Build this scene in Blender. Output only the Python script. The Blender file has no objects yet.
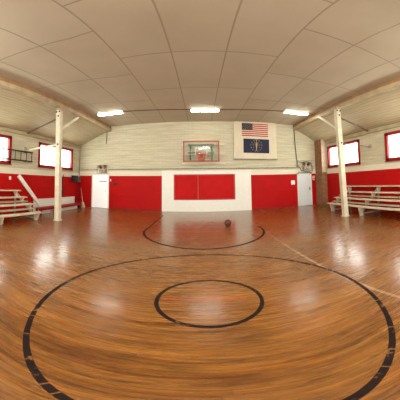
import bpy, bmesh, math, random
from mathutils import Vector, Matrix
random.seed(7)
COL = bpy.context.scene.collection

# ------------------------------------------------------------------ main dimensions (metres)
WL, WR = -7.16, 7.04          # side walls
YB, YF = 10.87, -5.9          # back wall, wall behind the viewer
HC = 4.88                     # flat ceiling
BL, BR = -5.05, 5.28          # inner faces of the roof beams
ZE = 3.80                     # eaves
EYE = 1.613

# ------------------------------------------------------------------ materials
def new_mat(name):
    m = bpy.data.materials.new(name); m.use_nodes = True
    nt = m.node_tree
    return m, nt, nt.nodes['Principled BSDF']

def N(nt, kind, **kw):
    n = nt.nodes.new(kind)
    for k, v in kw.items():
        if k in n.inputs.keys() if isinstance(k, str) else False:
            n.inputs[k].default_value = v
        else:
            setattr(n, k, v)
    return n

def val(nt, a):
    return a

def link_or_set(nt, sock, a):
    if hasattr(a, 'is_output'): nt.links.new(a, sock)
    else: sock.default_value = a

def M(nt, op, a, b=0.0, c=0.0):
    n = nt.nodes.new('ShaderNodeMath'); n.operation = op
    link_or_set(nt, n.inputs[0], a); link_or_set(nt, n.inputs[1], b); link_or_set(nt, n.inputs[2], c)
    return n.outputs[0]

def MIX(nt, f, a, b):
    n = nt.nodes.new('ShaderNodeMix'); n.data_type = 'RGBA'
    link_or_set(nt, n.inputs[0], f)
    for s, v in ((n.inputs[6], a), (n.inputs[7], b)):
        if hasattr(v, 'is_output'): nt.links.new(v, s)
        else: s.default_value = (v[0], v[1], v[2], 1)
    return n.outputs[2]

def POS(nt):
    g = nt.nodes.new('ShaderNodeNewGeometry')
    s = nt.nodes.new('ShaderNodeSeparateXYZ'); nt.links.new(g.outputs['Position'], s.inputs[0])
    return g, s.outputs[0], s.outputs[1], s.outputs[2]

def COMB(nt, x, y, z):
    c = nt.nodes.new('ShaderNodeCombineXYZ')
    for i, a in enumerate((x, y, z)): link_or_set(nt, c.inputs[i], a)
    return c.outputs[0]

def NOISE(nt, vec, scale, detail=3, rough=0.5):
    n = nt.nodes.new('ShaderNodeTexNoise'); n.inputs['Scale'].default_value = scale
    n.inputs['Detail'].default_value = detail; n.inputs['Roughness'].default_value = rough
    if vec is not None: nt.links.new(vec, n.inputs['Vector'])
    return n.outputs['Fac']

def RAMP(nt, f, lo, hi):
    n = nt.nodes.new('ShaderNodeMapRange'); n.inputs[1].default_value = lo; n.inputs[2].default_value = hi
    link_or_set(nt, n.inputs[0], f); return n.outputs[0]

def BUMP(nt, bsdf, h, strength, dist=0.01):
    b = nt.nodes.new('ShaderNodeBump'); b.inputs['Strength'].default_value = strength
    b.inputs['Distance'].default_value = dist
    nt.links.new(h, b.inputs['Height']); nt.links.new(b.outputs[0], bsdf.inputs['Normal'])

def srgb(r, g, b):
    f = lambda c: (c/255/12.92) if c/255 <= 0.04045 else ((c/255+0.055)/1.055)**2.4
    return (f(r), f(g), f(b))

def paint(name, rgb, rough=0.5, metal=0.0, var=0.12, scale=6.0, spec=0.5):
    m, nt, b = new_mat(name)
    g, x, y, z = POS(nt)
    n = NOISE(nt, g.outputs['Position'], scale, 4)
    dark = tuple(c*(1-var*1.6) for c in rgb); lite = tuple(min(1, c*(1+var)) for c in rgb)
    nt.links.new(MIX(nt, RAMP(nt, n, 0.3, 0.7), dark, lite), b.inputs['Base Color'])
    b.inputs['Roughness'].default_value = rough; b.inputs['Metallic'].default_value = metal
    b.inputs['Specular IOR Level'].default_value = spec
    return m

CREAM = srgb(200, 194, 166)
REDC = srgb(182, 10, 8)

def brick(nt, vec, w, h, c1, c2, mortar, msize=0.01):
    t = nt.nodes.new('ShaderNodeTexBrick')
    nt.links.new(vec, t.inputs['Vector'])
    t.inputs['Scale'].default_value = 1.0
    t.inputs['Brick Width'].default_value = w; t.inputs['Row Height'].default_value = h
    t.inputs['Mortar Size'].default_value = msize; t.inputs['Mortar Smooth'].default_value = 0.4
    for k, c in (('Color1', c1), ('Color2', c2), ('Mortar', mortar)):
        t.inputs[k].default_value = (*c, 1)
    return t

def sections(nt, x, z, spans, ztop):
    tot = None
    for a, b in spans:
        s = M(nt, 'MULTIPLY', M(nt, 'GREATER_THAN', x, a), M(nt, 'LESS_THAN', x, b))
        tot = s if tot is None else M(nt, 'MAXIMUM', tot, s)
    return M(nt, 'MULTIPLY', tot, M(nt, 'LESS_THAN', z, ztop))

def wall_mat(name, axis, spans, ztop, red=REDC, cream=CREAM):
    """painted block wall: cream above, red wainscot on the given spans below ztop"""
    m, nt, b = new_mat(name)
    g, x, y, z = POS(nt)
    u = x if axis == 'x' else y
    vec = COMB(nt, u, z, 0.0)
    t = brick(nt, vec, 0.41, 0.135, cream, tuple(c*0.94 for c in cream), tuple(c*0.76 for c in cream), 0.009)
    big = NOISE(nt, g.outputs['Position'], 1.3, 5, 0.6)
    streak = NOISE(nt, COMB(nt, M(nt, 'MULTIPLY', u, 0.5), M(nt, 'MULTIPLY', z, 7.0), 0.0), 1.6, 4, 0.6)
    cr = MIX(nt, RAMP(nt, streak, 0.40, 0.72), t.outputs['Color'], tuple(c*f for c, f in zip(cream, (0.70, 0.68, 0.62))))
    cr = MIX(nt, M(nt, 'MULTIPLY', RAMP(nt, big, 0.45, 0.75), 0.35), cr, srgb(190, 176, 140))
    # brighter freshly painted band just over the wainscot
    band = M(nt, 'MULTIPLY', M(nt, 'LESS_THAN', z, ztop+0.27), M(nt, 'GREATER_THAN', z, ztop-0.1))
    cr = MIX(nt, M(nt, 'MULTIPLY', band, 0.6), cr, srgb(232, 224, 204))
    t2 = brick(nt, vec, 0.41, 0.135, red, tuple(c*0.88 for c in red), tuple(c*0.72 for c in red), 0.012)
    rd = MIX(nt, RAMP(nt, big, 0.35, 0.8), t2.outputs['Color'], tuple(c*0.75 for c in red))
    f = sections(nt, u, z, spans, ztop)
    nt.links.new(MIX(nt, f, cr, rd), b.inputs['Base Color'])
    link_or_set(nt, b.inputs['Specular IOR Level'], M(nt, 'SUBTRACT', 0.4, M(nt, 'MULTIPLY', f, 0.25)))
    link_or_set(nt, b.inputs['Roughness'], M(nt, 'SUBTRACT', 0.65, M(nt, 'MULTIPLY', f, 0.08)))
    BUMP(nt, b, M(nt, 'ADD', M(nt, 'SUBTRACT', 1.0, t.outputs['Fac']), M(nt, 'MULTIPLY', streak, 0.4)), 0.35, 0.008)
    return m

MAT = {}
MAT['wall_back'] = wall_mat('painted block back wall', 'x', [(-9, -6.24), (-5.12, -2.05), (2.66, 5.44), (6.36, 9)], 1.92)
MAT['wall_left'] = wall_mat('painted block left wall', 'y', [(-9, 12)], 1.81)
MAT['wall_right'] = wall_mat('painted block right wall', 'y', [(-9, 12)], 1.87)
MAT['red'] = paint('red gloss paint', REDC, 0.6, var=0.08, scale=3, spec=0.15)
MAT['darkred'] = paint('deep red frame paint', srgb(142, 18, 18), 0.5, spec=0.25)
MAT['white'] = paint('white paint', srgb(226, 226, 214), 0.45, var=0.02)
MAT['doorwhite'] = paint('white door paint with added glow', srgb(248, 250, 248), 0.35, var=0.01)
MAT['doorwhite'].node_tree.nodes['Principled BSDF'].inputs['Emission Color'].default_value = (1.0, 1.0, 0.96, 1)   # glow added to the door to strengthen its floor reflection
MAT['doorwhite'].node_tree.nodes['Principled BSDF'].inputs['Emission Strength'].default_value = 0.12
MAT['doorcool'] = paint('cool white door paint', srgb(214, 222, 222), 0.4, var=0.03)
MAT['post'] = paint('cream post paint', srgb(206, 197, 170), 0.45, var=0.08, scale=4)
MAT['plank'] = paint('worn cream plank', srgb(200, 187, 160), 0.42, var=0.14, scale=5)
MAT['plank_frame'] = paint('dull cream frame', srgb(160, 148, 124), 0.55, var=0.18, scale=5)
MAT['brownbeam'] = paint('brown stained beam', srgb(150, 114, 78), 0.6, var=0.18, scale=3)
MAT['creambeam'] = paint('cream beam paint', srgb(172, 156, 120), 0.6, var=0.12, scale=3)
MAT['black'] = paint('black plastic', srgb(26, 25, 26), 0.45, var=0.2)
MAT['darkmetal'] = paint('dark steel', srgb(66, 56, 50), 0.45, 0.6, var=0.2)
MAT['brace'] = paint('dark brown strut', srgb(104, 78, 54), 0.6, var=0.15)
MAT['grey'] = paint('grey conduit metal', srgb(120, 116, 108), 0.45, 0.4, var=0.1)
MAT['orange'] = paint('orange rim paint', srgb(196, 78, 40), 0.4, var=0.05)
MAT['rednet'] = paint('reddish net cord', srgb(188, 84, 58), 0.8, var=0.1)
MAT['boardred'] = paint('faded red backboard frame', srgb(166, 66, 52), 0.45, var=0.1)
MAT['ball'] = paint('basketball rubber', srgb(88, 34, 18), 0.6, var=0.15, scale=30)
MAT['panel'] = paint('cream display board', srgb(204, 194, 166), 0.55, var=0.05, scale=2)
MAT['housing'] = paint('fixture housing', srgb(226, 222, 210), 0.5, var=0.03)
MAT['paper'] = paint('white paper', srgb(236, 228, 216), 0.7, var=0.02)
MAT['fabric'] = paint('dark fabric', srgb(40, 34, 38), 0.9, var=0.3, scale=20)
MAT['brass'] = paint('dull metal', srgb(120, 112, 98), 0.35, 0.8)
MAT['straw'] = paint('pale straw', srgb(206, 184, 150), 0.8, var=0.15, scale=30)
MAT['flagred'] = paint('flag red', srgb(158, 26, 30), 0.75, var=0.04)
MAT['flagwhite'] = paint('flag white', srgb(206, 186, 164), 0.75, var=0.02)
MAT['flagblue'] = paint('flag navy', srgb(14, 15, 32), 0.75, var=0.06)
MAT['stateblue'] = paint('state flag blue', srgb(12, 18, 52), 0.75, var=0.06)
MAT['gold'] = paint('flag gold', srgb(176, 156, 98), 0.7, var=0.05)

def emit(name, rgb, s):
    m = bpy.data.materials.new(name); m.use_nodes = True; nt = m.node_tree
    for n in list(nt.nodes):
        if n.type == 'BSDF_PRINCIPLED': nt.nodes.remove(n)
    e = nt.nodes.new('ShaderNodeEmission'); e.inputs[0].default_value = (*rgb, 1); e.inputs[1].default_value = s
    nt.links.new(e.outputs[0], nt.nodes['Material Output'].inputs[0])
    return m
MAT['tube'] = emit('lit fluorescent diffuser', (1.0, 0.96, 0.86), 26.0)

def pane_mat():
    m, nt, b = new_mat('hazy window glass')
    tr = nt.nodes.new('ShaderNodeBsdfTransparent'); tr.inputs[0].default_value = (0.93, 0.95, 0.93, 1)
    tl = nt.nodes.new('ShaderNodeBsdfTranslucent')
    g, x, y, z = POS(nt)
    n = NOISE(nt, g.outputs['Position'], 3.0, 5, 0.6)
    nt.links.new(MIX(nt, n, (0.75, 0.8, 0.76), (0.95, 0.93, 0.9)), tl.inputs[0])
    mx = nt.nodes.new('ShaderNodeMixShader'); mx.inputs[0].default_value = 0.4
    nt.links.new(tr.outputs[0], mx.inputs[1]); nt.links.new(tl.outputs[0], mx.inputs[2])
    nt.links.new(mx.outputs[0], nt.nodes['Material Output'].inputs[0])
    return m
MAT['pane'] = pane_mat()

def glass_mat():
    m, nt, b = new_mat('clear backboard glass')
    tr = nt.nodes.new('ShaderNodeBsdfTransparent'); tr.inputs[0].default_value = (0.90, 0.93, 0.92, 1)
    gl = nt.nodes.new('ShaderNodeBsdfGlossy'); gl.inputs['Roughness'].default_value = 0.05
    mx = nt.nodes.new('ShaderNodeMixShader'); mx.inputs[0].default_value = 0.012
    nt.links.new(tr.outputs[0], mx.inputs[1]); nt.links.new(gl.outputs[0], mx.inputs[2])
    nt.links.new(mx.outputs[0], nt.nodes['Material Output'].inputs[0])
    return m
MAT['glass'] = glass_mat()

def floor_mat():
    m, nt, b = new_mat('varnished maple strip floor with court lines')
    g, x, y, z = POS(nt)
    vec = COMB(nt, x, y, 0.0)
    row0 = nt.nodes.new('ShaderNodeTexWhiteNoise'); row0.noise_dimensions = '1D'; nt.links.new(M(nt, 'FLOOR', M(nt, 'DIVIDE', y, 0.058)), row0.inputs['W'])
    vecb = COMB(nt, M(nt, 'ADD', x, M(nt, 'MULTIPLY', row0.outputs['Value'], 1.7)), y, 0.0)
    t = brick(nt, vecb, 1.7, 0.058, (0, 0, 0), (1, 1, 1), (0.5, 0.5, 0.5), 0.0016)
    bd = nt.nodes.new('ShaderNodeSeparateColor'); nt.links.new(t.outputs['Color'], bd.inputs[0])
    board = bd.outputs[0]
    rowid = M(nt, 'FLOOR', M(nt, 'DIVIDE', y, 0.058))
    wn = nt.nodes.new('ShaderNodeTexWhiteNoise'); wn.noise_dimensions = '1D'; nt.links.new(rowid, wn.inputs['W'])
    grain = NOISE(nt, COMB(nt, M(nt, 'MULTIPLY', x, 0.9), M(nt, 'MULTIPLY', y, 24.0), 0.0), 1.6, 6, 0.65)
    streak = NOISE(nt, COMB(nt, M(nt, 'MULTIPLY', x, 1.3), M(nt, 'MULTIPLY', y, 11.0), 3.0), 1.3, 5, 0.6)
    blot = NOISE(nt, vec, 0.8, 4, 0.6)
    fine = NOISE(nt, COMB(nt, M(nt, 'MULTIPLY', x, 1.0), M(nt, 'MULTIPLY', y, 12.0), 1.0), 4.0, 5, 0.7)
    mid = NOISE(nt, COMB(nt, M(nt, 'MULTIPLY', x, 0.6), M(nt, 'MULTIPLY', y, 4.2), 5.0), 1.5, 5, 0.65)
    c = MIX(nt, RAMP(nt, grain, 0.36, 0.64), FL[0], FL[1])
    c = MIX(nt, M(nt, 'MULTIPLY', wn.outputs['Value'], 0.35), c, FL[2])
    c = MIX(nt, M(nt, 'MULTIPLY', board, 0.22), c, FL[3])
    c = MIX(nt, M(nt, 'MULTIPLY', RAMP(nt, streak, 0.55, 0.72), 0.7), c, FL[4])
    c = MIX(nt, M(nt, 'MULTIPLY', RAMP(nt, streak, 0.48, 0.2), 0.5), c, FL[5])
    c = MIX(nt, M(nt, 'MULTIPLY', RAMP(nt, blot, 0.45, 0.75), 0.35), c, FL[2])
    c = MIX(nt, M(nt, 'MULTIPLY', RAMP(nt, fine, 0.64, 0.80), 0.5), c, FL[3])
    c = MIX(nt, M(nt, 'MULTIPLY', t.outputs['Fac'], 0.75), c, (0.05, 0.02, 0.008))
    c = MIX(nt, M(nt, 'MULTIPLY', RAMP(nt, mid, 0.53, 0.68), 0.7), c, FL[2])
    c = MIX(nt, M(nt, 'MULTIPLY', RAMP(nt, mid, 0.46, 0.32), 0.2), c, FL[3])
    # the strip of floor beside the court under the right bleacher is greyer, with a dark joint
    joint = M(nt, 'LESS_THAN', M(nt, 'ABSOLUTE', M(nt, 'SUBTRACT', x, 5.50)), 0.022)
    c = MIX(nt, M(nt, 'MULTIPLY', joint, 0.7), c, (0.05, 0.03, 0.02))
    # court markings
    wear = RAMP(nt, NOISE(nt, vec, 7.0, 5, 0.7), 0.60, 0.66)
    def ring(cx, cy, r, w, ymin=None, ymax=None):
        dx = M(nt, 'SUBTRACT', x, cx); dy = M(nt, 'SUBTRACT', y, cy)
        d = M(nt, 'SQRT', M(nt, 'ADD', M(nt, 'MULTIPLY', dx, dx), M(nt, 'MULTIPLY', dy, dy)))
        f = M(nt, 'LESS_THAN', M(nt, 'ABSOLUTE', M(nt, 'SUBTRACT', d, r)), w/2)
        if ymin is not None: f = M(nt, 'MULTIPLY', f, M(nt, 'GREATER_THAN', y, ymin))
        if ymax is not None: f = M(nt, 'MULTIPLY', f, M(nt, 'LESS_THAN', y, ymax))
        return f
    def bar(x0, x1, y0, y1):
        return M(nt, 'MULTIPLY', M(nt, 'MULTIPLY', M(nt, 'GREATER_THAN', x, x0), M(nt, 'LESS_THAN', x, x1)),
                 M(nt, 'MULTIPLY', M(nt, 'GREATER_THAN', y, y0), M(nt, 'LESS_THAN', y, y1)))
    old = M(nt, 'MAXIMUM', bar(-0.48, 0.52, 2.45, 2.50), bar(-1.5, 1.3, 6.34, 6.46))
    c = MIX(nt, M(nt, 'MULTIPLY', old, M(nt, 'MULTIPLY', RAMP(nt, fine, 0.35, 0.6), 0.5)), c, srgb(196, 66, 20))
    white = M(nt, 'MAXIMUM', bar(1.86, 1.91, -3, 8.0), bar(-2.6, -1.86, 7.93, 8.0))
    c = MIX(nt, M(nt, 'MULTIPLY', white, 0.19), c, srgb(226, 208, 180))
    ln = M(nt, 'MAXIMUM', ring(0.08, 2.47, 0.597, 0.05), ring(0.08, 2.47, 1.83, 0.052))
    ln = M(nt, 'MAXIMUM', ln, ring(0.08, 6.53, 1.83, 0.07, None, 6.9))
    ln = M(nt, 'MAXIMUM', ln, bar(-1.775, -1.725, 6.9, 9.6))
    ln = M(nt, 'MULTIPLY', ln, M(nt, 'SUBTRACT', 1.0, M(nt, 'MULTIPLY', wear, 0.8)))
    # the big ring is tape, torn across at some of the board gaps
    ang = M(nt, 'MULTIPLY', M(nt, 'ARCTAN2', M(nt, 'SUBTRACT', y, 2.47), M(nt, 'SUBTRACT', x, 0.08)), 16.0)
    wa = nt.nodes.new('ShaderNodeTexWhiteNoise'); wa.noise_dimensions = '1D'; nt.links.new(M(nt, 'FLOOR', ang), wa.inputs['W'])
    tear = M(nt, 'MULTIPLY', M(nt, 'GREATER_THAN', wa.outputs['Value'], 0.72), M(nt, 'LESS_THAN', M(nt, 'FRACT', ang), 0.13))
    tear = M(nt, 'MULTIPLY', tear, ring(0.08, 2.47, 1.83, 0.10))
    ln = M(nt, 'MULTIPLY', ln, M(nt, 'SUBTRACT', 1.0, M(nt, 'MULTIPLY', tear, 0.75)))
    c = MIX(nt, M(nt, 'MULTIPLY', ln, 0.95), c, (0.008, 0.007, 0.008))
    nt.links.new(c, b.inputs['Base Color'])
    link_or_set(nt, b.inputs['Roughness'], M(nt, 'ADD', M(nt, 'ADD', 0.18, M(nt, 'MULTIPLY', ln, 0.3)), M(nt, 'MULTIPLY', fine, 0.18)))
    link_or_set(nt, b.inputs['Specular IOR Level'], M(nt, 'SUBTRACT', 0.5, M(nt, 'MULTIPLY', ln, 0.47)))
    link_or_set(nt, b.inputs['Coat Weight'], M(nt, 'MULTIPLY', M(nt, 'SUBTRACT', 1.0, ln), 0.42)); b.inputs['Coat Roughness'].default_value = 0.17
    # every strip is a little cupped and tilted, which breaks up the reflections
    fb = M(nt, 'SUBTRACT', M(nt, 'FRACT', M(nt, 'DIVIDE', y, 0.058)), 0.5)
    tilt = M(nt, 'MULTIPLY', M(nt, 'SUBTRACT', wn.outputs['Value'], 0.5), fb)
    cup = M(nt, 'MULTIPLY', M(nt, 'MULTIPLY', fb, fb), 0.5)
    h = M(nt, 'ADD', M(nt, 'ADD', tilt, cup), M(nt, 'MULTIPLY', fine, 0.25))
    BUMP(nt, b, h, 1.0, 0.004)
    return m
FL = [srgb(78, 44, 10), srgb(140, 84, 25), srgb(74, 37, 8), srgb(176, 124, 56), srgb(26, 14, 6), srgb(146, 80, 18)]
MAT['floor'] = floor_mat()

def ceiling_mat():
    m, nt, b = new_mat('fibreboard ceiling panels')
    g, x, y, z = POS(nt)
    P = 1.23
    xs = M(nt, 'DIVIDE', M(nt, 'ADD', x, 0.632), P)
    col = M(nt, 'FLOOR', xs)
    fx = M(nt, 'SUBTRACT', xs, col)
    dx = M(nt, 'MULTIPLY', M(nt, 'MINIMUM', fx, M(nt, 'SUBTRACT', 1.0, fx)), P)
    # middle three columns line up, the outer ones are shifted by half a panel
    outer = M(nt, 'GREATER_THAN', M(nt, 'ABSOLUTE', col), 1.5)
    # the last columns on the left were hung slightly crooked
    yk = M(nt, 'ADD', y, M(nt, 'MULTIPLY', M(nt, 'MAXIMUM', M(nt, 'SUBTRACT', -2.4, x), 0.0), 0.2))
    ys = M(nt, 'DIVIDE', M(nt, 'SUBTRACT', yk, M(nt, 'ADD', 6.62, M(nt, 'MULTIPLY', outer, 0.92))), 2.2)
    fy = M(nt, 'FRACT', M(nt, 'ADD', ys, 20.0))
    dy = M(nt, 'MULTIPLY', M(nt, 'MINIMUM', fy, M(nt, 'SUBTRACT', 1.0, fy)), 2.2)
    d = M(nt, 'MINIMUM', dx, dy)
    wn = nt.nodes.new('ShaderNodeTexWhiteNoise'); wn.noise_dimensions = '2D'
    nt.links.new(COMB(nt, col, M(nt, 'FLOOR', ys), 0.0), wn.inputs['Vector'])
    blot = NOISE(nt, g.outputs['Position'], 0.9, 4, 0.55)
    speck = NOISE(nt, g.outputs['Position'], 60.0, 2, 0.5)
    c = MIX(nt, RAMP(nt, blot, 0.3, 0.7), CE[0], CE[1])
    c = MIX(nt, M(nt, 'MULTIPLY', wn.outputs['Value'], 0.3), c, CE[2])
    c = MIX(nt, M(nt, 'MULTIPLY', speck, 0.12), c, CE[3])
    seam = RAMP(nt, d, 0.022, 0.010)
    c = MIX(nt, M(nt, 'MULTIPLY', seam, 0.5), c, CE[3])
    nt.links.new(c, b.inputs['Base Color'])
    b.inputs['Roughness'].default_value = 0.8
    BUMP(nt, b, RAMP(nt, d, 0.0, 0.03), 0.4, 0.01)
    return m
CE = [srgb(186, 177, 150), srgb(198, 189, 164), srgb(206, 200, 180), srgb(112, 92, 66)]
MAT['ceiling'] = ceiling_mat()

def slope_mat():
    m, nt, b = new_mat('painted tongue and groove boards')
    g, x, y, z = POS(nt)
    sx = M(nt, 'ABSOLUTE', x)
    q = M(nt, 'DIVIDE', sx, 0.115)
    f = M(nt, 'FRACT', q)
    d = M(nt, 'MINIMUM', f, M(nt, 'SUBTRACT', 1.0, f))
    wn = nt.nodes.new('ShaderNodeTexWhiteNoise'); wn.noise_dimensions = '1D'; nt.links.new(M(nt, 'FLOOR', q), wn.inputs['W'])
    st = NOISE(nt, COMB(nt, M(nt, 'MULTIPLY', x, 9.0), M(nt, 'MULTIPLY', y, 0.7), 0.0), 1.5, 5, 0.65)
    c = MIX(nt, RAMP(nt, st, 0.3, 0.7), srgb(172, 160, 124), srgb(200, 190, 158))
    c = MIX(nt, M(nt, 'MULTIPLY', wn.outputs['Value'], 0.4), c, srgb(184, 170, 132))
    c = MIX(nt, M(nt, 'MULTIPLY', RAMP(nt, d, 0.09, 0.03), 0.5), c, srgb(130, 104, 66))
    nt.links.new(c, b.inputs['Base Color']); b.inputs['Roughness'].default_value = 0.6
    BUMP(nt, b, RAMP(nt, d, 0.0, 0.1), 0.4, 0.008)
    return m
MAT['slope'] = slope_mat()

def chimney_mat():
    m, nt, b = new_mat('half painted chimney brick')
    g, x, y, z = POS(nt)
    s = nt.nodes.new('ShaderNodeSeparateXYZ'); nt.links.new(g.outputs['Normal'], s.inputs[0])
    side = M(nt, 'LESS_THAN', s.outputs[0], -0.5)
    vec = COMB(nt, M(nt, 'ADD', x, y), z, 0.0)
    br = brick(nt, vec, 0.21, 0.075, srgb(150, 104, 64), srgb(126, 84, 52), srgb(150, 122, 92), 0.008)
    wh = brick(nt, vec, 0.21, 0.075, srgb(212, 192, 168), srgb(206, 176, 152), srgb(176, 150, 126), 0.008)
    n = NOISE(nt, g.outputs['Position'], 3.0, 5, 0.6)
    up = M(nt, 'GREATER_THAN', M(nt, 'ADD', z, M(nt, 'MULTIPLY', n, 0.3)), 2.12)
    f = M(nt, 'MULTIPLY', up, M(nt, 'SUBTRACT', 1.0, side))
    c = MIX(nt, f, br.outputs['Color'], wh.outputs['Color'])
    c = MIX(nt, M(nt, 'MULTIPLY', RAMP(nt, n, 0.4, 0.7), 0.35), c, srgb(104, 66, 40))
    nt.links.new(c, b.inputs['Base Color']); b.inputs['Roughness'].default_value = 0.75
    BUMP(nt, b, M(nt, 'SUBTRACT', 1.0, br.outputs['Fac']), 0.5, 0.008)
    return m
MAT['chimney'] = chimney_mat()

# ------------------------------------------------------------------ mesh helpers
class MB:
    def __init__(self): self.bm = bmesh.new(); self.mi = 0
    def _mark(self, faces):
        for f in faces: f.material_index = self.mi
    def box(self, x0, x1, y0, y1, z0, z1, bevel=0.0):
        bm2 = bmesh.new()
        r = bmesh.ops.create_cube(bm2, size=1.0)
        for v in r['verts']:
            v.co = Vector(((x0+x1)/2+v.co.x*(x1-x0), (y0+y1)/2+v.co.y*(y1-y0), (z0+z1)/2+v.co.z*(z1-z0)))
        if bevel: bmesh.ops.bevel(bm2, geom=bm2.edges[:], offset=bevel, segments=2, affect='EDGES', profile=0.5)
        self.join(bm2); return self
    def join(self, bm2, mat=None):
        if mat is not None: bmesh.ops.transform(bm2, matrix=mat, verts=bm2.verts[:])
        vm = {}
        for v in bm2.verts: vm[v] = self.bm.verts.new(v.co)
        for f in bm2.faces:
            try:
                nf = self.bm.faces.new([vm[v] for v in f.verts]); nf.material_index = self.mi; nf.smooth = f.smooth
            except ValueError: pass
        bm2.free()
    def obox(self, centre, axes, half, bevel=0.0):
        """oriented box: axes = three direction vectors"""
        bm2 = bmesh.new(); bmesh.ops.create_cube(bm2, size=2.0)
        ax = [Vector(a).normalized() for a in axes]
        for v in bm2.verts:
            c = v.co.copy(); v.co = Vector(centre)+ax[0]*c.x*half[0]+ax[1]*c.y*half[1]+ax[2]*c.z*half[2]
        if bevel: bmesh.ops.bevel(bm2, geom=bm2.edges[:], offset=bevel, segments=2, affect='EDGES', profile=0.5)
        self.join(bm2); return self
    def bar(self, a, b, w, t, up=(0, 0, 1), bevel=0.0):
        a = Vector(a); b = Vector(b); d = (b-a)
        u = Vector(up); s = d.cross(u)
        if s.length < 1e-6: s = d.cross(Vector((0, 1, 0)))
        s.normalize(); u2 = s.cross(d).normalized()
        return self.obox((a+b)/2, (d, s, u2), (d.length/2, w/2, t/2), bevel)
    def tube(self, pts, r, n=8):
        pts = [Vector(p) for p in pts]; rings = []
        prev = None
        for i, p in enumerate(pts):
            d = (pts[min(i+1, len(pts)-1)]-pts[max(i-1, 0)]).normalized()
            ref = prev if prev is not None else (Vector((0, 0, 1)) if abs(d.z) < 0.9 else Vector((1, 0, 0)))
            s = d.cross(ref)
            if s.length < 1e-4: s = d.cross(Vector((0, 1, 0)))
            s.normalize(); u = s.cross(d).normalized(); prev = u
            rr = r[i] if isinstance(r, (list, tuple)) else r
            rings.append([self.bm.verts.new(p+s*rr*math.cos(2*math.pi*k/n)+u*rr*math.sin(2*math.pi*k/n)) for k in range(n)])
        for a, b in zip(rings, rings[1:]):
            for k in range(n):
                f = self.bm.faces.new((a[k], a[(k+1) % n], b[(k+1) % n], b[k])); f.smooth = True; f.material_index = self.mi
        for e in (rings[0][::-1], rings[-1]):
            f = self.bm.faces.new(e); f.material_index = self.mi
        return self
    def loop(self, c, R, r, axis='z', n=32, m=8):
        """torus"""
        c = Vector(c); rings = []
        for i in range(n):
            a = 2*math.pi*i/n
            e = Vector((math.cos(a), math.sin(a), 0)); up = Vector((0, 0, 1))
            if axis == 'y': e = Vector((math.cos(a), 0, math.sin(a))); up = Vector((0, 1, 0))
            rings.append([self.bm.verts.new(c+e*(R+r*math.cos(2*math.pi*k/m))+up*r*math.sin(2*math.pi*k/m)) for k in range(m)])
        for i in range(n):
            a, b = rings[i], rings[(i+1) % n]
            for k in range(m):
                f = self.bm.faces.new((a[k], a[(k+1) % m], b[(k+1) % m], b[k])); f.smooth = True; f.material_index = self.mi
        return self
    def prism(self, poly, axis, a0, a1):
        """extrude a 2-D outline along an axis. axis 'y': poly=(x,z); 'x': poly=(y,z)"""
        def P(p, a):
            return {'y': (p[0], a, p[1]), 'x': (a, p[0], p[1]), 'z': (p[0], p[1], a)}[axis]
        A = [self.bm.verts.new(P(p, a0)) for p in poly]; B = [self.bm.verts.new(P(p, a1)) for p in poly]
        fs = [self.bm.faces.new(A), self.bm.faces.new(B[::-1])]
        n = len(poly)
        for i in range(n): fs.append(self.bm.faces.new((A[i], B[i], B[(i+1) % n], A[(i+1) % n])))
        self._mark(fs); return self
    def sphere(self, c, r, sx=1, sy=1, sz=1, u=20, v=12):
        bm2 = bmesh.new(); bmesh.ops.create_uvsphere(bm2, u_segments=u, v_segments=v, radius=r)
        for f in bm2.faces: f.smooth = True
        for q in bm2.verts: q.co = Vector((q.co.x*sx, q.co.y*sy, q.co.z*sz))+Vector(c)
        self.join(bm2); return self
    def quad(self, pts):
        f = self.bm.faces.new([self.bm.verts.new(p) for p in pts]); f.material_index = self.mi; return self
    def build(self, name, mats, parent=None, recalc=True):
        if recalc: bmesh.ops.recalc_face_normals(self.bm, faces=self.bm.faces[:])
        if parent is not None:
            off = Vector(parent.location)
            if parent.parent is not None: off = off + Vector(parent.parent.location)
            for v in self.bm.verts: v.co -= off
        me = bpy.data.meshes.new(name); self.bm.to_mesh(me); self.bm.free()
        for mm in (mats if isinstance(mats, (list, tuple)) else [mats]): me.materials.append(mm)
        o = bpy.data.objects.new(name, me); COL.objects.link(o)
        if parent is not None: o.parent = parent
        return o

def tag(o, label=None, cat=None, group=None, kind=None):
    for k, v in (('label', label), ('category', cat), ('group', group), ('kind', kind)):
        if v: o[k] = v
    return o

def thing(name, loc, label=None, cat=None, group=None, kind=None):
    o = bpy.data.objects.new(name, None); COL.objects.link(o); o.location = loc
    o.empty_display_size = 0.2
    return tag(o, label, cat, group, kind)

def copy_tree(o, parent=None):
    c = o.copy(); COL.objects.link(c)
    if parent is not None: c.parent = parent
    for ch in list(o.children): copy_tree(ch, c)
    return c

# ------------------------------------------------------------------ the setting
tag(MB().box(WL-0.25, WR+0.25, YF-0.25, YB+0.25, -0.2, 0.0).build('floor', MAT['floor']), 'varnished wooden gym floor with black court circles', kind='structure')
tag(MB().box(BL-0.10, BR+0.10, YF, YB, HC, HC+0.15).build('ceiling', MAT['ceiling']), 'flat tan panelled ceiling over the court', kind='structure')
ZB = 4.56   # underside of the beams
tag(MB().prism([(BL-0.08, ZB+0.09), (WL-0.25, ZE-0.10), (WL-0.25, ZE+0.10), (BL-0.08, ZB+0.31)], 'y', YF, YB).build('ceiling', MAT['slope']), 'sloping boarded ceiling along the left side', kind='structure')
tag(MB().prism([(BR+0.08, ZB+0.09), (WR+0.25, ZE-0.10), (WR+0.25, ZE+0.10), (BR+0.08, ZB+0.31)], 'y', YF, YB).build('ceiling', MAT['slope']), 'sloping boarded ceiling along the right side', kind='structure')

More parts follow.
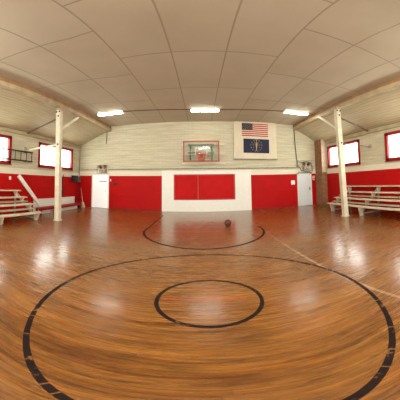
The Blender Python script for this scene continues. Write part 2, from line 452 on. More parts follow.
prof = [(WL-0.25, 0), (WR+0.25, 0), (WR+0.25, ZE+0.12), (BR, HC+0.14), (BL, HC+0.14), (WL-0.25, ZE+0.12)]
tag(MB().prism(prof, 'y', YB, YB+0.25).build('wall_back', MAT['wall_back']), 'painted block back wall, cream over red', kind='structure')
tag(MB().prism(prof, 'y', YF-0.25, YF).build('wall_front', MAT['wall_back']), kind='structure')

WZ0, WZ1 = 2.28, 3.42     # window openings
LWIN = [(7.20, 9.98), (2.65, 5.42), (-1.9, 0.88)]
RWIN = [(7.28, 9.90), (2.9, 5.58), (-1.8, 0.98)]
def side_wall(name, x0, x1, wins, mat):
    m = MB()
    m.box(x0, x1, YF, YB, 0, WZ0); m.box(x0, x1, YF, YB, WZ1, ZE+0.02)
    ys = YB
    for a, b in wins:
        m.box(x0, x1, b, ys, WZ0, WZ1); ys = a
    m.box(x0, x1, YF, ys, WZ0, WZ1)
    return tag(m.build(name, mat), kind='structure')
side_wall('wall_left', WL-0.25, WL, LWIN, MAT['wall_left'])
side_wall('wall_right', WR, WR+0.25, RWIN, MAT['wall_right'])

def window(i, side, a, b):
    xw = WL if side < 0 else WR
    s = -side                       # towards the room
    w = thing('window_%d' % i, (xw, (a+b)/2, WZ0), kind='structure')
    fr = MB(); t = 0.10
    xa, xb = sorted((xw-s*0.12, xw+s*0.045))
    fr.box(xa, xb, a-0.03, b+0.03, WZ1-0.075, WZ1+0.055); fr.box(xa, xb, a-0.03, b+0.03, WZ0-0.055, WZ0+0.075)
    fr.box(xa, xb, a-0.05, a+0.08, WZ0-0.05, WZ1+0.05); fr.box(xa, xb, b-0.08, b+0.05, WZ0-0.05, WZ1+0.05)
    wf = fr.build('window_frame', MAT['darkred'], w)
    mu = MB(); xm, xn = sorted((xw-s*0.10, xw-s*0.06))
    mu.box(xm, xn, (a+b)/2-0.03, (a+b)/2+0.03, WZ0+0.05, WZ1-0.05)
    mu.build('mullion', MAT['darkred'], wf)
    sl = MB(); xa, xb = sorted((xw, xw+s*0.075))
    sl.box(xa, xb, a-0.08, b+0.08, WZ0-0.085, WZ0-0.055, 0.006); sl.build('window_sill', MAT['darkred'], w)
    xm, xn = sorted((xw-s*0.085, xw-s*0.075))
    MB().box(xm, xn, a+0.04, b-0.04, WZ0+0.04, WZ1-0.04).build('pane', MAT['pane'], w)
    # daylight portal so the sky is sampled through the opening
    L = bpy.data.lights.new('daylight', 'AREA'); L.shape = 'RECTANGLE'; L.size = WZ1-WZ0; L.size_y = b-a
    L.cycles.is_portal = True
    lo = bpy.data.objects.new('daylight', L); COL.objects.link(lo)
    lo.location = (xw-s*0.2, (a+b)/2, (WZ0+WZ1)/2); lo.rotation_euler = (0, math.radians(-90*s), 0)
n = 1
for a, b in LWIN: window(n, -1, a, b); n += 1
for a, b in RWIN: window(n, 1, a, b); n += 1

# roof beams: brown timber above, cream flange below
for i, (bx, s) in enumerate(((BL, -1), (BR, 1))):
    t = thing('trim_%d' % (i+1), (bx, 2.5, ZB), kind='structure')
    x0, x1 = sorted((bx, bx+s*0.16))
    MB().box(x0, x1, YF, YB, ZB+0.16, HC).build('beam', MAT['brownbeam'], t)
    x0, x1 = sorted((bx-s*0.02, bx+s*0.20))
    MB().box(x0, x1, YF, YB, ZB, ZB+0.16, 0.01).build('flange', MAT['creambeam'], t)
# timber mouldings where the slopes meet the side walls
for i, (x, s) in enumerate(((WL, 1), (WR, -1))):
    x0, x1 = sorted((x, x+s*0.07))
    tag(MB().box(x0, x1, YF, YB, ZE-0.17, ZE-0.02, 0.008).build('trim_%d' % (i+3), MAT['creambeam']), kind='structure')
# moulding on the back wall under the ceiling
tag(MB().box(BL+0.02, BR-0.02, YB-0.03, YB, HC-0.10, HC).build('trim_5', MAT['panel']), kind='structure')
# white boarded dado behind the bench on the left wall
m = MB(); m.box(WL, WL+0.05, 6.95, 10.30, 0.0, 0.61); m.box(WL, WL+0.065, 6.93, 10.32, 0.60, 0.63, 0.005)
tag(m.build('trim_6', MAT['white']), kind='structure')
# white raised centre section of the back wall, with its recess
m = MB(); y0 = YB-0.05
m.box(-2.05, -1.42, y0, YB, 0, 2.14); m.box(1.80, 2.66, y0, YB, 0, 2.14)
m.box(-1.42, 1.80, y0, YB, 1.99, 2.14); m.box(-1.42, 1.80, y0, YB, 0, 0.62)
m.box(-2.09, 2.70, y0-0.03, YB, 2.14, 2.19, 0.008)
tag(m.build('trim_7', MAT['white']), kind='structure')
for i, (a, b, ww) in enumerate(((WL, -6.24, 'l'), (-5.12, -2.05, 'c'), (2.66, 5.30, 'r'))):
    tag(MB().box(a, b, YB-0.02, YB, 0, 0.09, 0.004).build('baseboard_back', MAT['darkred']), kind='structure')

# doors
def door(i, x0, x1, z1, mat, handle_x):
    d = thing('door_%d' % i, ((x0+x1)/2, YB, 0), kind='structure')
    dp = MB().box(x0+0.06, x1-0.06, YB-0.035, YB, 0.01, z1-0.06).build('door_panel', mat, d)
    f = MB()
    f.box(x0, x0+0.065, YB-0.055, YB, 0, z1, 0.006); f.box(x1-0.065, x1, YB-0.055, YB, 0, z1, 0.006)
    f.box(x0, x1, YB-0.055, YB, z1-0.065, z1, 0.006)
    f.build('door_frame', MAT['white'], d)
    hb = MB(); hb.box(handle_x-0.03, handle_x+0.03, YB-0.045, YB-0.03, 0.92, 1.12, 0.005)
    hb.tube([(handle_x, YB-0.03, 1.03), (handle_x, YB-0.09, 1.03), (handle_x+0.10*(1 if handle_x < (x0+x1)/2 else -1), YB-0.09, 1.03)], 0.012)
    hb.build('door_handle', MAT['white'] if i == 1 else MAT['brass'], dp)
    return d
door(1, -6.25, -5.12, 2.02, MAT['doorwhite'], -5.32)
d2 = door(2, 5.42, 6.38, 1.94, MAT['doorcool'], 6.24)
MB().box(5.46, 6.34, YB-0.10, YB-0.05, 1.955, 2.0, 0.006).build('door_closer', MAT['darkmetal'], d2)
MB().box(-5.74, -5.27, YB-0.05, YB-0.034, 1.57, 1.62, 0.004).build('door_plate', MAT['grey'], bpy.data.objects['door_1'])

# ------------------------------------------------------------------ red shutters in the centre section
t = thing('red_shutter', (0.19, YB, 0.62), 'wide red double shutter set in the white centre of the back wall', 'shutter')
for a, b in ((-1.37, -0.15), (-0.14, 1.75)):
    m = MB(); m.box(a, b-0.005, YB-0.035, YB, 0.665, 1.95, 0.006)
    m.build('shutter_leaf', MAT['red'], t)
m = MB()
m.box(-1.42, -1.372, YB-0.045, YB, 0.62, 1.99); m.box(1.752, 1.80, YB-0.045, YB, 0.62, 1.99)
m.box(-1.372, 1.752, YB-0.045, YB, 0.62, 0.662); m.box(-1.372, 1.752, YB-0.045, YB, 1.953, 1.99)
m.build('shutter_frame', MAT['boardred'], t)

# ------------------------------------------------------------------ posts with braces
def post(px, px2, py, s, wall, label):
    """px at the floor, px2 under the beam: the old posts lean a little"""
    t = thing('support_post', (px, py, 0), label, 'post', 'posts carrying the roof beams')
    at = lambda z: px+(px2-px)*z/ZB
    m = MB(); m.bar((at(0.02), py, 0.02), (at(ZB-0.10), py, ZB-0.10), 0.20, 0.19, up=(0, 1, 0), bevel=0.012); shaft = m.build('shaft', MAT['post'], t)
    MB().box(px-0.13, px+0.13, py-0.12, py+0.12, 0.0, 0.03, 0.006).build('base_plate', MAT['post'], t)
    m = MB(); m.box(px2-0.115, px2+0.115, py-0.13, py+0.13, ZB-0.10, ZB-0.004, 0.01); m.build('cap', MAT['creambeam'], t)
    for dx, dz in ((-0.09, -0.17), (0.09, -0.17), (0.02, -0.36)):
        MB().sphere((at(ZB+dz)+dx*0.8, py-0.098, ZB+dz), 0.04, 1, 0.5, 1, 10, 6).build('bolt', MAT['black'], shaft)
    MB().sphere((at(3.02)+0.02, py-0.098, 3.02), 0.042, 1, 0.5, 1, 10, 6).build('bolt', MAT['black'], shaft)
    # dark strut out to the eaves
    MB().bar((at(4.1)+s*0.09, py, 4.12), (wall-s*0.08, py+0.05, ZE-0.05), 0.05, 0.06).build('strut', MAT['brace'], t)
    # pale diagonal brace along the beam
    MB().bar((at(3.7), py+0.08, 3.66), (px2, py+1.38, ZB-0.02), 0.07, 0.09).build('knee_brace', MAT['post'], t)
    # tie rod to the wall with its bracket
    if s < 0:
        m = MB(); m.bar((at(3)-0.09, py, 3.02), (wall+0.30, py+0.02, 2.93), 0.045, 0.075)
        rod = m.build('tie_rod', MAT['post'], t)
    else:
        m = MB(); m.tube([(at(3)+0.09, py, 3.04), (wall-0.04, py+0.05, 2.98)], 0.016); rod = m.build('tie_rod', MAT['grey'], t)
    m = MB(); x0, x1 = sorted((wall-s*0.006, wall-s*0.06)); m.box(x0, x1, py-0.06, py+0.10, 2.92, 3.08, 0.006)
    m.bar((wall-s*0.04, py+0.02, 2.945), (wall-s*0.34, py+0.02, 2.955), 0.03, 0.03)
    m.build('wall_bracket', MAT['plank_frame'], rod)
    return t
post(-5.08, -5.17, 6.26, -1, WL, 'cream painted post on the left, between bleacher and red bench')
post(5.33, 5.15, 6.50, 1, WR, 'cream painted post on the right, standing in front of the long bleacher')

# ------------------------------------------------------------------ bleachers
def bleacher(name_label, side, X, Z, y0, y1, stringers):
    s = side; wall = WL if s < 0 else WR
    t = thing('bleacher', (s*X[1], (y0+y1)/2, 0), name_label, 'bleacher', 'wooden bleachers along the side walls')
    for i, (x, z) in enumerate(zip(X, Z)):
        xa, xb = sorted((s*x, s*(x+0.27)))
        MB().box(xa, xb, y0, y1, z-0.045, z, 0.008).build('seat_plank', MAT['plank'], t)
        if i in (1, 2):
            xa, xb = sorted((s*(x-0.16), s*(x+0.10)))
            MB().box(xa, xb, y0, y1-0.1, z-0.20, z-0.165, 0.005).build('footboard', MAT['plank_frame'], t)
    W = abs(wall)
    for ys in stringers:
        for i, (x, z) in enumerate(zip(X, Z)):
            # bracket carrying each plank, its foot set back on the frame below
            zb = 0.0 if i == 0 else Z[i-1]-0.02
            x2 = x+0.10 if i == 0 else X[i-1]+0.42
            poly = [(s*(x+0.01), z-0.047), (s*(x+0.26), z-0.047), (s*(x2+0.13), zb+0.02), (s*(x2+0.13), zb), (s*x2, zb), (s*(x+0.055), (z+zb)/2)]
            MB().prism(poly, 'y', ys-0.035, ys+0.035).build('bracket', MAT['plank'], t)
        m = MB()
        m.bar((s*(X[0]+0.22), ys+0.07, 0.10), (s*(X[3]+0.14), ys+0.07, Z[3]-0.16), 0.05, 0.10)
        m.box(*sorted((s*(W-0.16), s*(W-0.08))), ys+0.045, ys+0.095, 0.0, Z[3]-0.05)
        m.bar((s*(X[0]+0.12), ys+0.07, 0.06), (s*(W-0.10), ys+0.07, 0.06), 0.05, 0.08)
        m.build('stringer', MAT['plank_frame'], t)
    return t
bleacher('four row cream bleacher at the left edge, cut off by the picture', -1, [5.50, 5.95, 6.40, 6.82], [0.32, 0.61, 0.855, 1.11], 1.6, 5.86, [5.66, 4.02, 2.2])
bleacher('long four row cream bleacher against the right wall behind the post', 1, [5.60, 6.00, 6.40, 6.74], [0.41, 0.66, 0.92, 1.17], 1.6, 8.15, [7.95, 6.02, 4.0, 2.2])

# ------------------------------------------------------------------ bench, plank and small things on the left
t = thing('bench', (-6.45, 8.1, 0), 'long low red bench with white base boards beside the white dado', 'bench')
MB().box(-6.62, -6.26, 6.42, 9.82, 0.275, 0.325, 0.008).build('seat', MAT['darkred'], t)
MB().box(-6.31, -6.28, 6.46, 9.78, 0.215, 0.275).build('apron', MAT['darkred'], t)
for y in (6.60, 7.80, 9.70):
    for x in (-6.57, -6.30):
        MB().box(x-0.03, x+0.03, y-0.03, y+0.03, 0, 0.275).build('leg', MAT['darkred'], t)
for a, b in ((6.64, 7.40), (7.84, 9.66)):
    MB().box(-6.50, -6.47, a, b, 0.015, 0.20, 0.005).build('base_board', MAT['white'], t)

m = MB(); m.bar((WL+0.05, 5.92, 1.74), (WL+0.14, 7.50, 0.09), 0.05, 0.17, up=(0, 0.7, 0.7), bevel=0.008)
tag(m.build('leaning_board', MAT['white']), 'white board slanting down the red wall beside the left bleacher', 'board')

t = thing('ladder', (WL+0.1, 5.2, 2.37), 'dark ladder hung sideways on the left wall below the windows', 'ladder')
xr = WL+0.13
for z0, z1 in ((2.40, 2.46), (2.82, 2.88)):
    MB().box(xr-0.018, xr+0.018, 3.4, 6.66, z0, z1, 0.006).build('rail', MAT['darkmetal'], t)
y = 6.60
while y > 3.4:
    MB().tube([(xr, y, 2.44), (xr, y, 2.84)], 0.016).build('rung', MAT['darkmetal'], t); y -= 0.33
for y in (4.6, 6.2):
    for z in (2.385, 2.805):
        MB().tube([(WL, y, z), (xr+0.04, y, z), (xr+0.04, y, z+0.05)], 0.012).build('wall_hook', MAT['darkmetal'], t)

t = thing('loudspeaker', (WL+0.18, 10.06, 1.50), 'small black loudspeaker on the left wall near the corner', 'speaker')
cb = MB().box(WL+0.05, WL+0.33, 9.90, 10.22, 1.52, 1.90, 0.015).build('cabinet', MAT['black'], t)
MB().box(WL+0.07, WL+0.31, 9.885, 9.902, 1.55, 1.87, 0.004).build('grille', MAT['fabric'], cb)
MB().box(WL, WL+0.06, 10.02, 10.12, 1.62, 1.80, 0.004).build('bracket', MAT['grey'], t)

t = thing('electrical_box', (WL+0.06, 10.70, 1.5), 'grey electrical box with thin pipe in the left corner', 'electrical box')
MB().box(WL+0.006, WL+0.12, 10.60, 10.82, 1.50, 1.86, 0.01).build('box', MAT['grey'], t)
MB().tube([(WL+0.05, 10.74, 1.5), (WL+0.05, 10.74, 0.0)], 0.018).build('pipe', MAT['darkmetal'], t)
MB().tube([(WL+0.05, 10.74, 1.86), (WL+0.05, 10.74, ZE-0.2)], 0.014).build('pipe', MAT['grey'], t)

t = thing('hanging_cord', (WL+0.03, 9.15, 0.76), 'dark cord hanging to a small box on the left red wall', 'cord')
MB().tube([(WL+0.02, 9.17, 1.92), (WL+0.03, 9.16, 1.5), (WL+0.025, 9.15, 0.93)], 0.017).build('cable', MAT['black'], t)
MB().box(WL, WL+0.07, 9.08, 9.22, 0.83, 0.97, 0.008).build('switch_box', MAT['darkmetal'], t)

t = thing('duffel_bag', (-6.78, 10.05, 0), 'dark bag lying on the floor at the bench end', 'bag')
m = MB(); m.sphere((-6.62, 10.05, 0.155), 0.16, 1.0, 1.35, 0.97, 16, 10); m.build('body', MAT['fabric'], t)
m = MB(); m.tube([(-6.62+0.02*math.cos(a), 10.05+0.12*math.cos(a), 0.29+0.09*math.sin(a)) for a in [i*math.pi/10 for i in range(11)]], 0.014); m.build('strap', MAT['black'], t)

t = thing('broom', (-6.72, 10.6, 0), 'pale broom leaning in the left corner', 'broom')
MB().tube([(-6.60, 10.42, 0.28), (-7.0, 10.80, 1.12)], 0.018).build('handle', MAT['plank_frame'], t)
m = MB(); m.prism([(-6.68, 0.0), (-6.44, 0.0), (-6.55, 0.32), (-6.64, 0.32)], 'y', 10.38, 10.45); m.build('bristles', MAT['straw'], t)

m = MB(); m.box(WL, WL+0.018, 5.43, 5.53, 1.55, 1.69, 0.006); m.box(WL+0.018, WL+0.03, 5.47, 5.49, 1.60, 1.64)
tag(m.build('light_switch', MAT['paper']), 'small white switch plate on red wall above left bleacher', 'switch')

# ------------------------------------------------------------------ right corner
m = MB(); m.box(6.70, WR-0.004, 10.12, YB-0.004, 0, 3.94)
tag(m.build('chimney', MAT['chimney']), 'brown brick chimney stack in the right corner, upper part whitewashed', 'chimney')
t = thing('fire_alarm', (6.53, YB, 1.5), 'small white and red alarm between right door and chimney', 'alarm')
MB().box(6.47, 6.60, YB-0.05, YB, 1.52, 1.78, 0.01).build('housing', MAT['paper'], t)
MB().sphere((6.535, YB-0.05, 1.71), 0.035, 1, 0.6, 1, 10, 8).build('lamp', MAT['red'], t)
MB().box(6.49, 6.58, YB-0.06, YB-0.049, 1.56, 1.64).build('pull_lever', MAT['red'], t)
tag(MB().box(5.03, 5.27, YB-0.012, YB, 1.31, 1.55, 0.003).build('paper_notice', MAT['paper']), 'white paper notice on red wall left of right door', 'notice')
tag(MB().box(-5.065, -5.0, YB-0.02, YB, 1.60, 1.73, 0.005).build('light_switch', MAT['paper']), 'small white switch plate beside the left door', 'switch')
t = thing('coat_hooks', (-4.66, YB, 1.40), 'dark coat hook rail on red wall right of left door', 'hooks')
MB().box(-4.84, -4.50, YB-0.025, YB, 1.44, 1.51, 0.004).build('rail', MAT['darkmetal'], t)
for x in (-4.78, -4.67, -4.56):
    MB().tube([(x, YB-0.02, 1.48), (x, YB-0.08, 1.47), (x, YB-0.09, 1.41), (x, YB-0.06, 1.39)], 0.013).build('hook', MAT['darkmetal'], t)

# emergency lights over the doors
def emergency(x, z, label):
    t = thing('emergency_light', (x, YB, z), label, 'emergency light', 'emergency lights over the doors')
    MB().box(x-0.20, x+0.20, YB-0.13, YB, z, z+0.20, 0.015).build('battery_box', MAT['plank_frame'], t)
    for s in (-1, 1):
        m = MB(); m.tube([(x+s*0.10, YB-0.07, z+0.20), (x+s*0.15, YB-0.08, z+0.28)], 0.02)
        m.tube([(x+s*0.11, YB-0.05, z+0.27), (x+s*0.17, YB-0.11, z+0.36), (x+s*0.19, YB-0.16, z+0.37)], [0.05, 0.085, 0.095], 12)
        m.build('lamp_head', MAT['brace'], t)
    m = MB(); m.box(x-0.06, x+0.06, YB-0.14, YB-0.128, z+0.06, z+0.14); m.build('test_plate', MAT['grey'], t)
    # wire guard
    m = MB()
    for zz in (z-0.04, z+0.42):
        m.tube([(x-0.30, YB-0.01, zz), (x-0.30, YB-0.20, zz), (x+0.30, YB-0.20, zz), (x+0.30, YB-0.01, zz)], 0.011, 6)
    for xx in (-0.30, 0.30):
        m.tube([(x+xx, YB-0.20, z-0.04), (x+xx, YB-0.20, z+0.42)], 0.011, 6)
    m.build('wire_guard', MAT['brace'], t)
    return t
emergency(-5.52, 2.10, 'caged emergency light on the wall above the left door')
emergency(6.02, 2.16, 'caged emergency light among pipes above the right door')

# conduits
m = MB(); m.tube([(WL+0.02, YB-0.03, 2.285), (-5.86, YB-0.03, 2.285)], 0.018); m.tube([(-5.18, YB-0.03, 2.29), (5.34, YB-0.03, 2.29)], 0.018)
for x in (-6.6, -3.9, -2.6, -1.2, 0.4, 2.0, 3.6, 4.8): m.box(x-0.02, x+0.02, YB-0.055, YB-0.005, 2.26, 2.32)
tag(m.build('conduit', MAT['grey']), 'long thin conduit running across the back wall above the red', 'conduit')
t = thing('conduit', (5.4, YB, 2.2), 'dark pipe dropping down the back wall to the right door', 'conduit')
MB().tube([(5.31, YB-0.04, ZB+0.1), (5.36, YB-0.04, 3.6), (5.44, YB-0.04, 2.66), (5.46, YB-0.04, 2.30)], 0.022).build('drop_pipe', MAT['darkmetal'], t)
pts = [(5.46, YB-0.05, 2.62)] + [(6.02+0.46*math.sin(a), YB-0.05, 2.24+0.42*math.cos(a)) for a in [i*math.pi/14*1.0-0.5 for i in range(15)]] 
MB().tube(pts, 0.018).build('bent_pipe', MAT['grey'], t)
MB().tube([(5.45, YB-0.03, 2.70), (6.62, YB-0.03, 2.72)], 0.014).build('cross_pipe', MAT['grey'], t)
MB().tube([(5.47, YB-0.06, 2.46), (5.58, YB-0.06, 2.30), (5.70, YB-0.06, 2.12), (5.95, YB-0.06, 2.06), (6.3, YB-0.06, 2.06)], 0.02).build('bent_pipe', MAT['darkmetal'], t)
MB().box(5.40, 5.54, YB-0.08, YB-0.006, 2.30, 2.44, 0.01).build('junction_box', MAT['grey'], t)
tag(MB().tube([(-5.30, YB-0.03, ZB+0.02), (-5.34, YB-0.03, 3.83)], 0.018).build('conduit', MAT['darkmetal']), 'short dark pipe below the left beam end', 'conduit')

# ------------------------------------------------------------------ backboard and hoop
bx0, bx1, bz0, bz1, by = -0.87, 0.94, 2.60, 3.68, 10.27
t = thing('basketball_hoop', (0.035, YB, 2.4), 'basketball backboard with red frame and orange rim on back wall', 'basketball hoop')
bg_ = MB().box(bx0+0.04, bx1-0.04, by-0.008, by+0.008, bz0+0.04, bz1-0.04).build('backboard_glass', MAT['glass'], t)
m = MB(); w = 0.065
m.box(bx0, bx1, by-0.03, by+0.03, bz1-w, bz1, 0.006); m.box(bx0, bx1, by-0.03, by+0.03, bz0, bz0+w, 0.006)
m.box(bx0, bx0+w, by-0.03, by+0.03, bz0, bz1, 0.006); m.box(bx1-w, bx1, by-0.03, by+0.03, bz0, bz1, 0.006)
m.build('backboard_frame', MAT['boardred'], t)
cx = 0.03
m = MB(); yy = by-0.012
for a in ((cx-0.30, cx+0.30, 3.30, 3.335), (cx-0.30, cx+0.30, 2.86, 2.895), (cx-0.30, cx-0.265, 2.86, 3.335), (cx+0.265, cx+0.30, 2.86, 3.335)):
    m.box(a[0], a[1], yy-0.003, yy+0.002, a[2], a[3])
m.build('target_square', MAT['flagwhite'], bg_)
rz = 2.93
rim = MB(); rim.loop((cx, by-0.03-0.15-0.225, rz), 0.225, 0.014, 'z', 32, 8)
rim = rim.build('rim', MAT['orange'], t)
m = MB(); m.box(cx-0.09, cx+0.09, by-0.06, by-0.012, rz-0.14, rz+0.06, 0.006)
m.prism([(by-0.05, rz+0.012), (by-0.19, rz+0.012), (by-0.19, rz-0.012), (by-0.05, rz-0.12)], 'x', cx-0.07, cx+0.07)
m.build('rim_mount', MAT['orange'], rim)
net = MB(); nc = Vector((cx, by-0.405, 0))
K = 12
def npt(k, lev):
    a = 2*math.pi*(k+0.5*(lev % 2))/K; R = [0.222, 0.20, 0.165, 0.14, 0.135][lev]
    return nc+Vector((R*math.cos(a), R*math.sin(a), rz-0.012-0.085*lev))
for k in range(K):
    for lev in range(4):
        o = 0 if lev % 2 == 0 else 1
        net.tube([npt(k, lev), npt(k+o, lev+1)], 0.009, 5); net.tube([npt(k, lev), npt(k-1+o, lev+1)], 0.009, 5)
net.build('net', MAT['rednet'], rim)
for z in (3.47, 3.06):
    m = MB()
    m.box(cx-0.66, cx+0.66, by+0.035, by+0.085, z-0.04, z+0.04, 0.006); m.build('cross_bar', MAT['grey'], t)
for sx in (-0.55, 0.55):
    m = MB()
    m.bar((cx+sx, by+0.06, 3.45), (cx+sx, YB-0.06, 3.45), 0.05, 0.05); m.bar((cx+sx, by+0.06, 3.06), (cx+sx, YB-0.06, 2.66), 0.05, 0.05)
    m.bar((cx+sx, by+0.06, 3.06), (cx+sx, YB-0.06, 3.45), 0.03, 0.03)
    m.build('support_arm', MAT['grey'], t)
for z in (3.58, 3.08, 2.56):
    MB().box(-1.0, 1.30, YB-0.055, YB, z-0.065, z+0.065, 0.006).build('mounting_board', MAT['panel'], t)

# ------------------------------------------------------------------ basketball
t = thing('basketball', (0.91, 7.18, 0), 'brown basketball lying on the floor below the hoop', 'ball')
MB().sphere((0.91, 7.18, 0.119), 0.119, u=32, v=20).build('ball_skin', MAT['ball'], t)
m = MB()
m.loop((0.91, 7.18, 0.119), 0.1185, 0.0035, 'z', 40, 6); m.loop((0.91, 7.18, 0.119), 0.1185, 0.0035, 'y', 40, 6)
m.build('seams', MAT['black'], t)

# ------------------------------------------------------------------ display board and flags
def skew(z):   # the board hangs a touch crooked
    return 0.0
t = thing('display_board', (2.94, YB, 2.78), 'large cream board high on the back wall holding two flags', 'display board')
ROT = math.radians(1.7)
yb = YB-0.14
m = MB(); m.box(1.76, 4.16, yb, YB-0.004, 2.80, HC-0.002, 0.012); m.build('panel', MAT['panel'], t)
m = MB(); m.box(1.73, 4.19, yb-0.02, YB-0.004, 2.76, 2.80, 0.005); m.build('ledge', MAT['plank_frame'], t)

yf = yb-0.012
def star(m, cx, cz, r, y):
    pts = []
    for i in range(10):
        a = math.pi/2+i*math.pi/5; q = r if i % 2 == 0 else r*0.4
        pts.append((cx+q*math.cos(a), cz+q*math.sin(a)))
    m.prism(pts, 'y', y-0.003, y)
def place_flag(o, cx, cz, ang):
    """tilt the flag about its own middle"""
    mat = Matrix.Translation((cx, 0, cz)) @ Matrix.Rotation(ang, 4, 'Y') @ Matrix.Translation((-cx, 0, -cz))
    o.data.transform(mat)
# stars and stripes
x0, x1, z0, z1 = 2.20, 3.67, 4.04, 4.77
m = MB(); hs = (z1-z0)/13
for i in range(13):
    m.mi = 0 if i % 2 == 0 else 1
    m.box(x0, x1, yf, yb-0.001, z1-(i+1)*hs, z1-i*hs)
m.mi = 2; m.box(x0-0.002, x0+0.40*(x1-x0), yf-0.004, yf, z1-7*hs, z1+0.002)
m.mi = 1
cw = 0.40*(x1-x0)/12; ch = 7*hs/10
for r in range(9):
    for c in range(6 if r % 2 == 0 else 5):
        star(m, x0+cw*(1+2*c+(r % 2)), z1-ch*(1+r), 0.016, yf-0.004)
o = m.build('national_flag', [MAT['flagred'], MAT['flagwhite'], MAT['flagblue']])
place_flag(o, 2.93, 4.4, math.radians(1.0))
tag(o, 'red and white striped flag with starred navy canton, upper flag on the board', 'flag')
# blue state flag with torch and stars
x0, x1, z0, z1 = 2.27, 3.71, 3.11, 3.89
m = MB(); m.mi = 0; m.box(x0, x1, yf, yb-0.001, z0, z1)
m.mi = 1; fx, fz = (x0+x1)/2, (z0+z1)/2-0.0
y = yf
m.prism([(fx-0.035, fz+0.05), (fx+0.035, fz+0.05), (fx+0.012, fz-0.27), (fx-0.012, fz-0.27)], 'y', y-0.004, y)
m.prism([(fx-0.055, fz+0.05), (fx+0.055, fz+0.05), (fx+0.045, fz+0.075), (fx-0.045, fz+0.075)], 'y', y-0.004, y)
m.prism([(fx-0.04, fz+0.08), (fx+0.04, fz+0.08), (fx+0.055, fz+0.13), (fx+0.02, fz+0.17), (fx+0.005, fz+0.22), (fx-0.025, fz+0.17), (fx-0.05, fz+0.13)], 'y', y-0.004, y)
for i in range(13):
    a = -math.pi/2+2*math.pi*(i+0.5)/13
    star(m, fx+0.31*math.cos(a), fz+0.02+0.31*math.sin(a), 0.032, y)
for i in range(5):
    a = math.radians([-150, -30, 165, 15, 90][i]) if i < 4 else 0
    if i < 4: star(m, fx+0.19*math.cos(a), fz+0.02+0.19*math.sin(a), 0.028, y)
star(m, fx, fz+0.275, 0.042, y)
star(m, fx-0.10, fz+0.19, 0.026, y); star(m, fx+0.10, fz+0.19, 0.026, y)
for a in (20, 50, 130, 160, 200, 230, 310, 340):
    r = math.radians(a)
    m.bar((fx+0.09*math.cos(r), y-0.002, fz+0.1+0.09*math.sin(r)), (fx+0.19*math.cos(r), y-0.002, fz+0.1+0.15*math.sin(r)), 0.004, 0.006, up=(0, 1, 0))
o = m.build('state_flag', [MAT['stateblue'], MAT['gold']])
cu = bpy.data.curves.new('lettering', 'FONT'); cu.body = 'INDIANA'; cu.size = 0.05; cu.align_x = 'CENTER'; cu.extrude = 0.001
tmp = bpy.data.objects.new('lettering', cu); COL.objects.link(tmp)
dg = bpy.context.evaluated_depsgraph_get(); dg.update()
me = bpy.data.meshes.new_from_object(tmp.evaluated_get(dg)); bpy.data.objects.remove(tmp)
me.transform(Matrix.Translation((fx, y-0.003, fz+0.335)) @ Matrix.Rotation(math.radians(90), 4, 'X'))
me.materials.clear(); me.materials.append(MAT['gold'])
lt = bpy.data.objects.new('lettering', me); COL.objects.link(lt); lt.parent = o
place_flag(o, fx, fz, math.radians(1.0)); place_flag(lt, fx, fz, math.radians(1.0))
tag(o, 'dark blue flag with gold torch and stars, lower flag on the board', 'flag')

# ------------------------------------------------------------------ ceiling lights
def light_proto(x, y, rz):
    t = thing('ceiling_light', (0, 0, HC))
    m = MB(); m.box(-0.62, 0.62, -0.11, 0.11, HC-0.035, HC-0.001, 0.006); hs = m.build('housing', MAT['housing'], t)
    m = MB(); m.prism([(-0.10, HC-0.035), (0.10, HC-0.035), (0.075, HC-0.085), (-0.075, HC-0.085)], 'x', -0.60, 0.60); m.build('diffuser', MAT['tube'], t)
    for s in (-1, 1):
        MB().box(s*0.61-0.012, s*0.61+0.012, -0.11, 0.11, HC-0.09, HC-0.03, 0.004).build('end_cap', MAT['housing'], hs)
    return t
first = light_proto(0, 0, 0)
spots = [(-4.0, 8.52, 'lit fluorescent ceiling light on the left, near the left beam'),
         (0.21, 8.92, 'lit fluorescent ceiling light in the middle, above the backboard'),
         (4.36, 8.58, 'lit fluorescent ceiling light on the right, beside the right beam')]
for i, (x, y, lab) in enumerate(spots):
    o = first if i == 0 else copy_tree(first)
    o.location = (x, y, HC); tag(o, lab, 'ceiling light', 'fluorescent lights across the ceiling')
m = MB()
for a, b, ya, yb2 in ((-3.38, -0.41, 8.55, 8.88), (0.83, 3.74, 8.9, 8.62)):
    m.tube([(a, ya, HC-0.012), (b, yb2, HC-0.012)], 0.02, 6)
tag(m.build('ceiling_conduit', MAT['brace']), 'thin dark conduit joining the three ceiling lights', 'conduit')

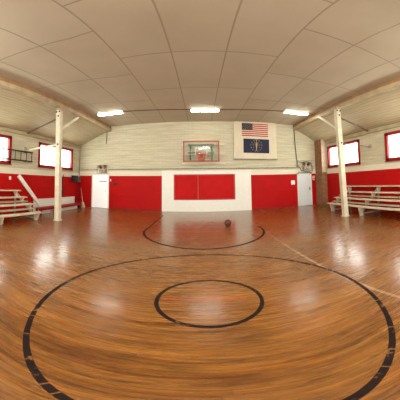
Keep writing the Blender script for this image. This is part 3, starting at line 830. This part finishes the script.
# ------------------------------------------------------------------ light
def area(loc, rot, sx, sy, power, col=(1, 1, 1)):
    L = bpy.data.lights.new('lamp', 'AREA'); L.shape = 'RECTANGLE'; L.size = sx; L.size_y = sy; L.energy = power; L.color = col
    o = bpy.data.objects.new('lamp', L); COL.objects.link(o); o.location = loc; o.rotation_euler = rot
    return o
# unseen lamps added under the ceiling, tilted forward to light the far end
for y in (1.0, -3.5):
    for x in (-4.0, 0.2, 4.3):
        area((x, y, HC-0.08), (math.radians(38), 0, 0), 1.2, 0.25, 125 if y > 0 else 70, (1.0, 0.98, 0.92))

# large unseen fill lamp added behind the viewer to brighten walls and ceiling
area((0.0, YF+0.3, 1.9), (math.radians(97), 0, 0), 11, 3.2, 500, (1.0, 0.99, 0.94))

w = bpy.data.worlds.new('World'); bpy.context.scene.world = w; w.use_nodes = True
bg = w.node_tree.nodes['Background']; bg.inputs[0].default_value = (1.0, 1.0, 0.96, 1); bg.inputs[1].default_value = 10.0

# ------------------------------------------------------------------ camera (wide panoramic lens)
yaw, pitch, roll = 0.00347, 0.06115, 0.00964
k1, ky, k3 = 0.004814, 0.004877, -0.15188
cam = bpy.data.cameras.new('camera'); co = bpy.data.objects.new('camera', cam); COL.objects.link(co)
cam.type = 'PANO'
cyc = cam if hasattr(cam, 'panorama_type') else cam.cycles
cyc.panorama_type = 'EQUIRECTANGULAR'
cyc.longitude_min = -200*k1; cyc.longitude_max = 200*k1
cyc.latitude_min = -200*ky+k3; cyc.latitude_max = 200*ky+k3
cam.clip_start = 0.02; cam.clip_end = 200
R = (Matrix.Rotation(yaw, 3, 'Z') @ Matrix.Rotation(pitch, 3, 'X') @ Matrix.Rotation(roll, 3, 'Y'))
B = Matrix(((1, 0, 0), (0, 0, -1), (0, 1, 0)))      # camera axes: x right, y up, -z forward
mw = (R @ B).to_4x4(); mw.translation = Vector((0, 0, EYE))
co.matrix_world = mw
bpy.context.scene.camera = co
sc = bpy.context.scene
sc.view_settings.view_transform = 'Standard'
sc.view_settings.exposure = 0.36
sc.cycles.max_bounces = 10
sc.cycles.diffuse_bounces = 6
sc.cycles.sample_clamp_indirect = 6.0
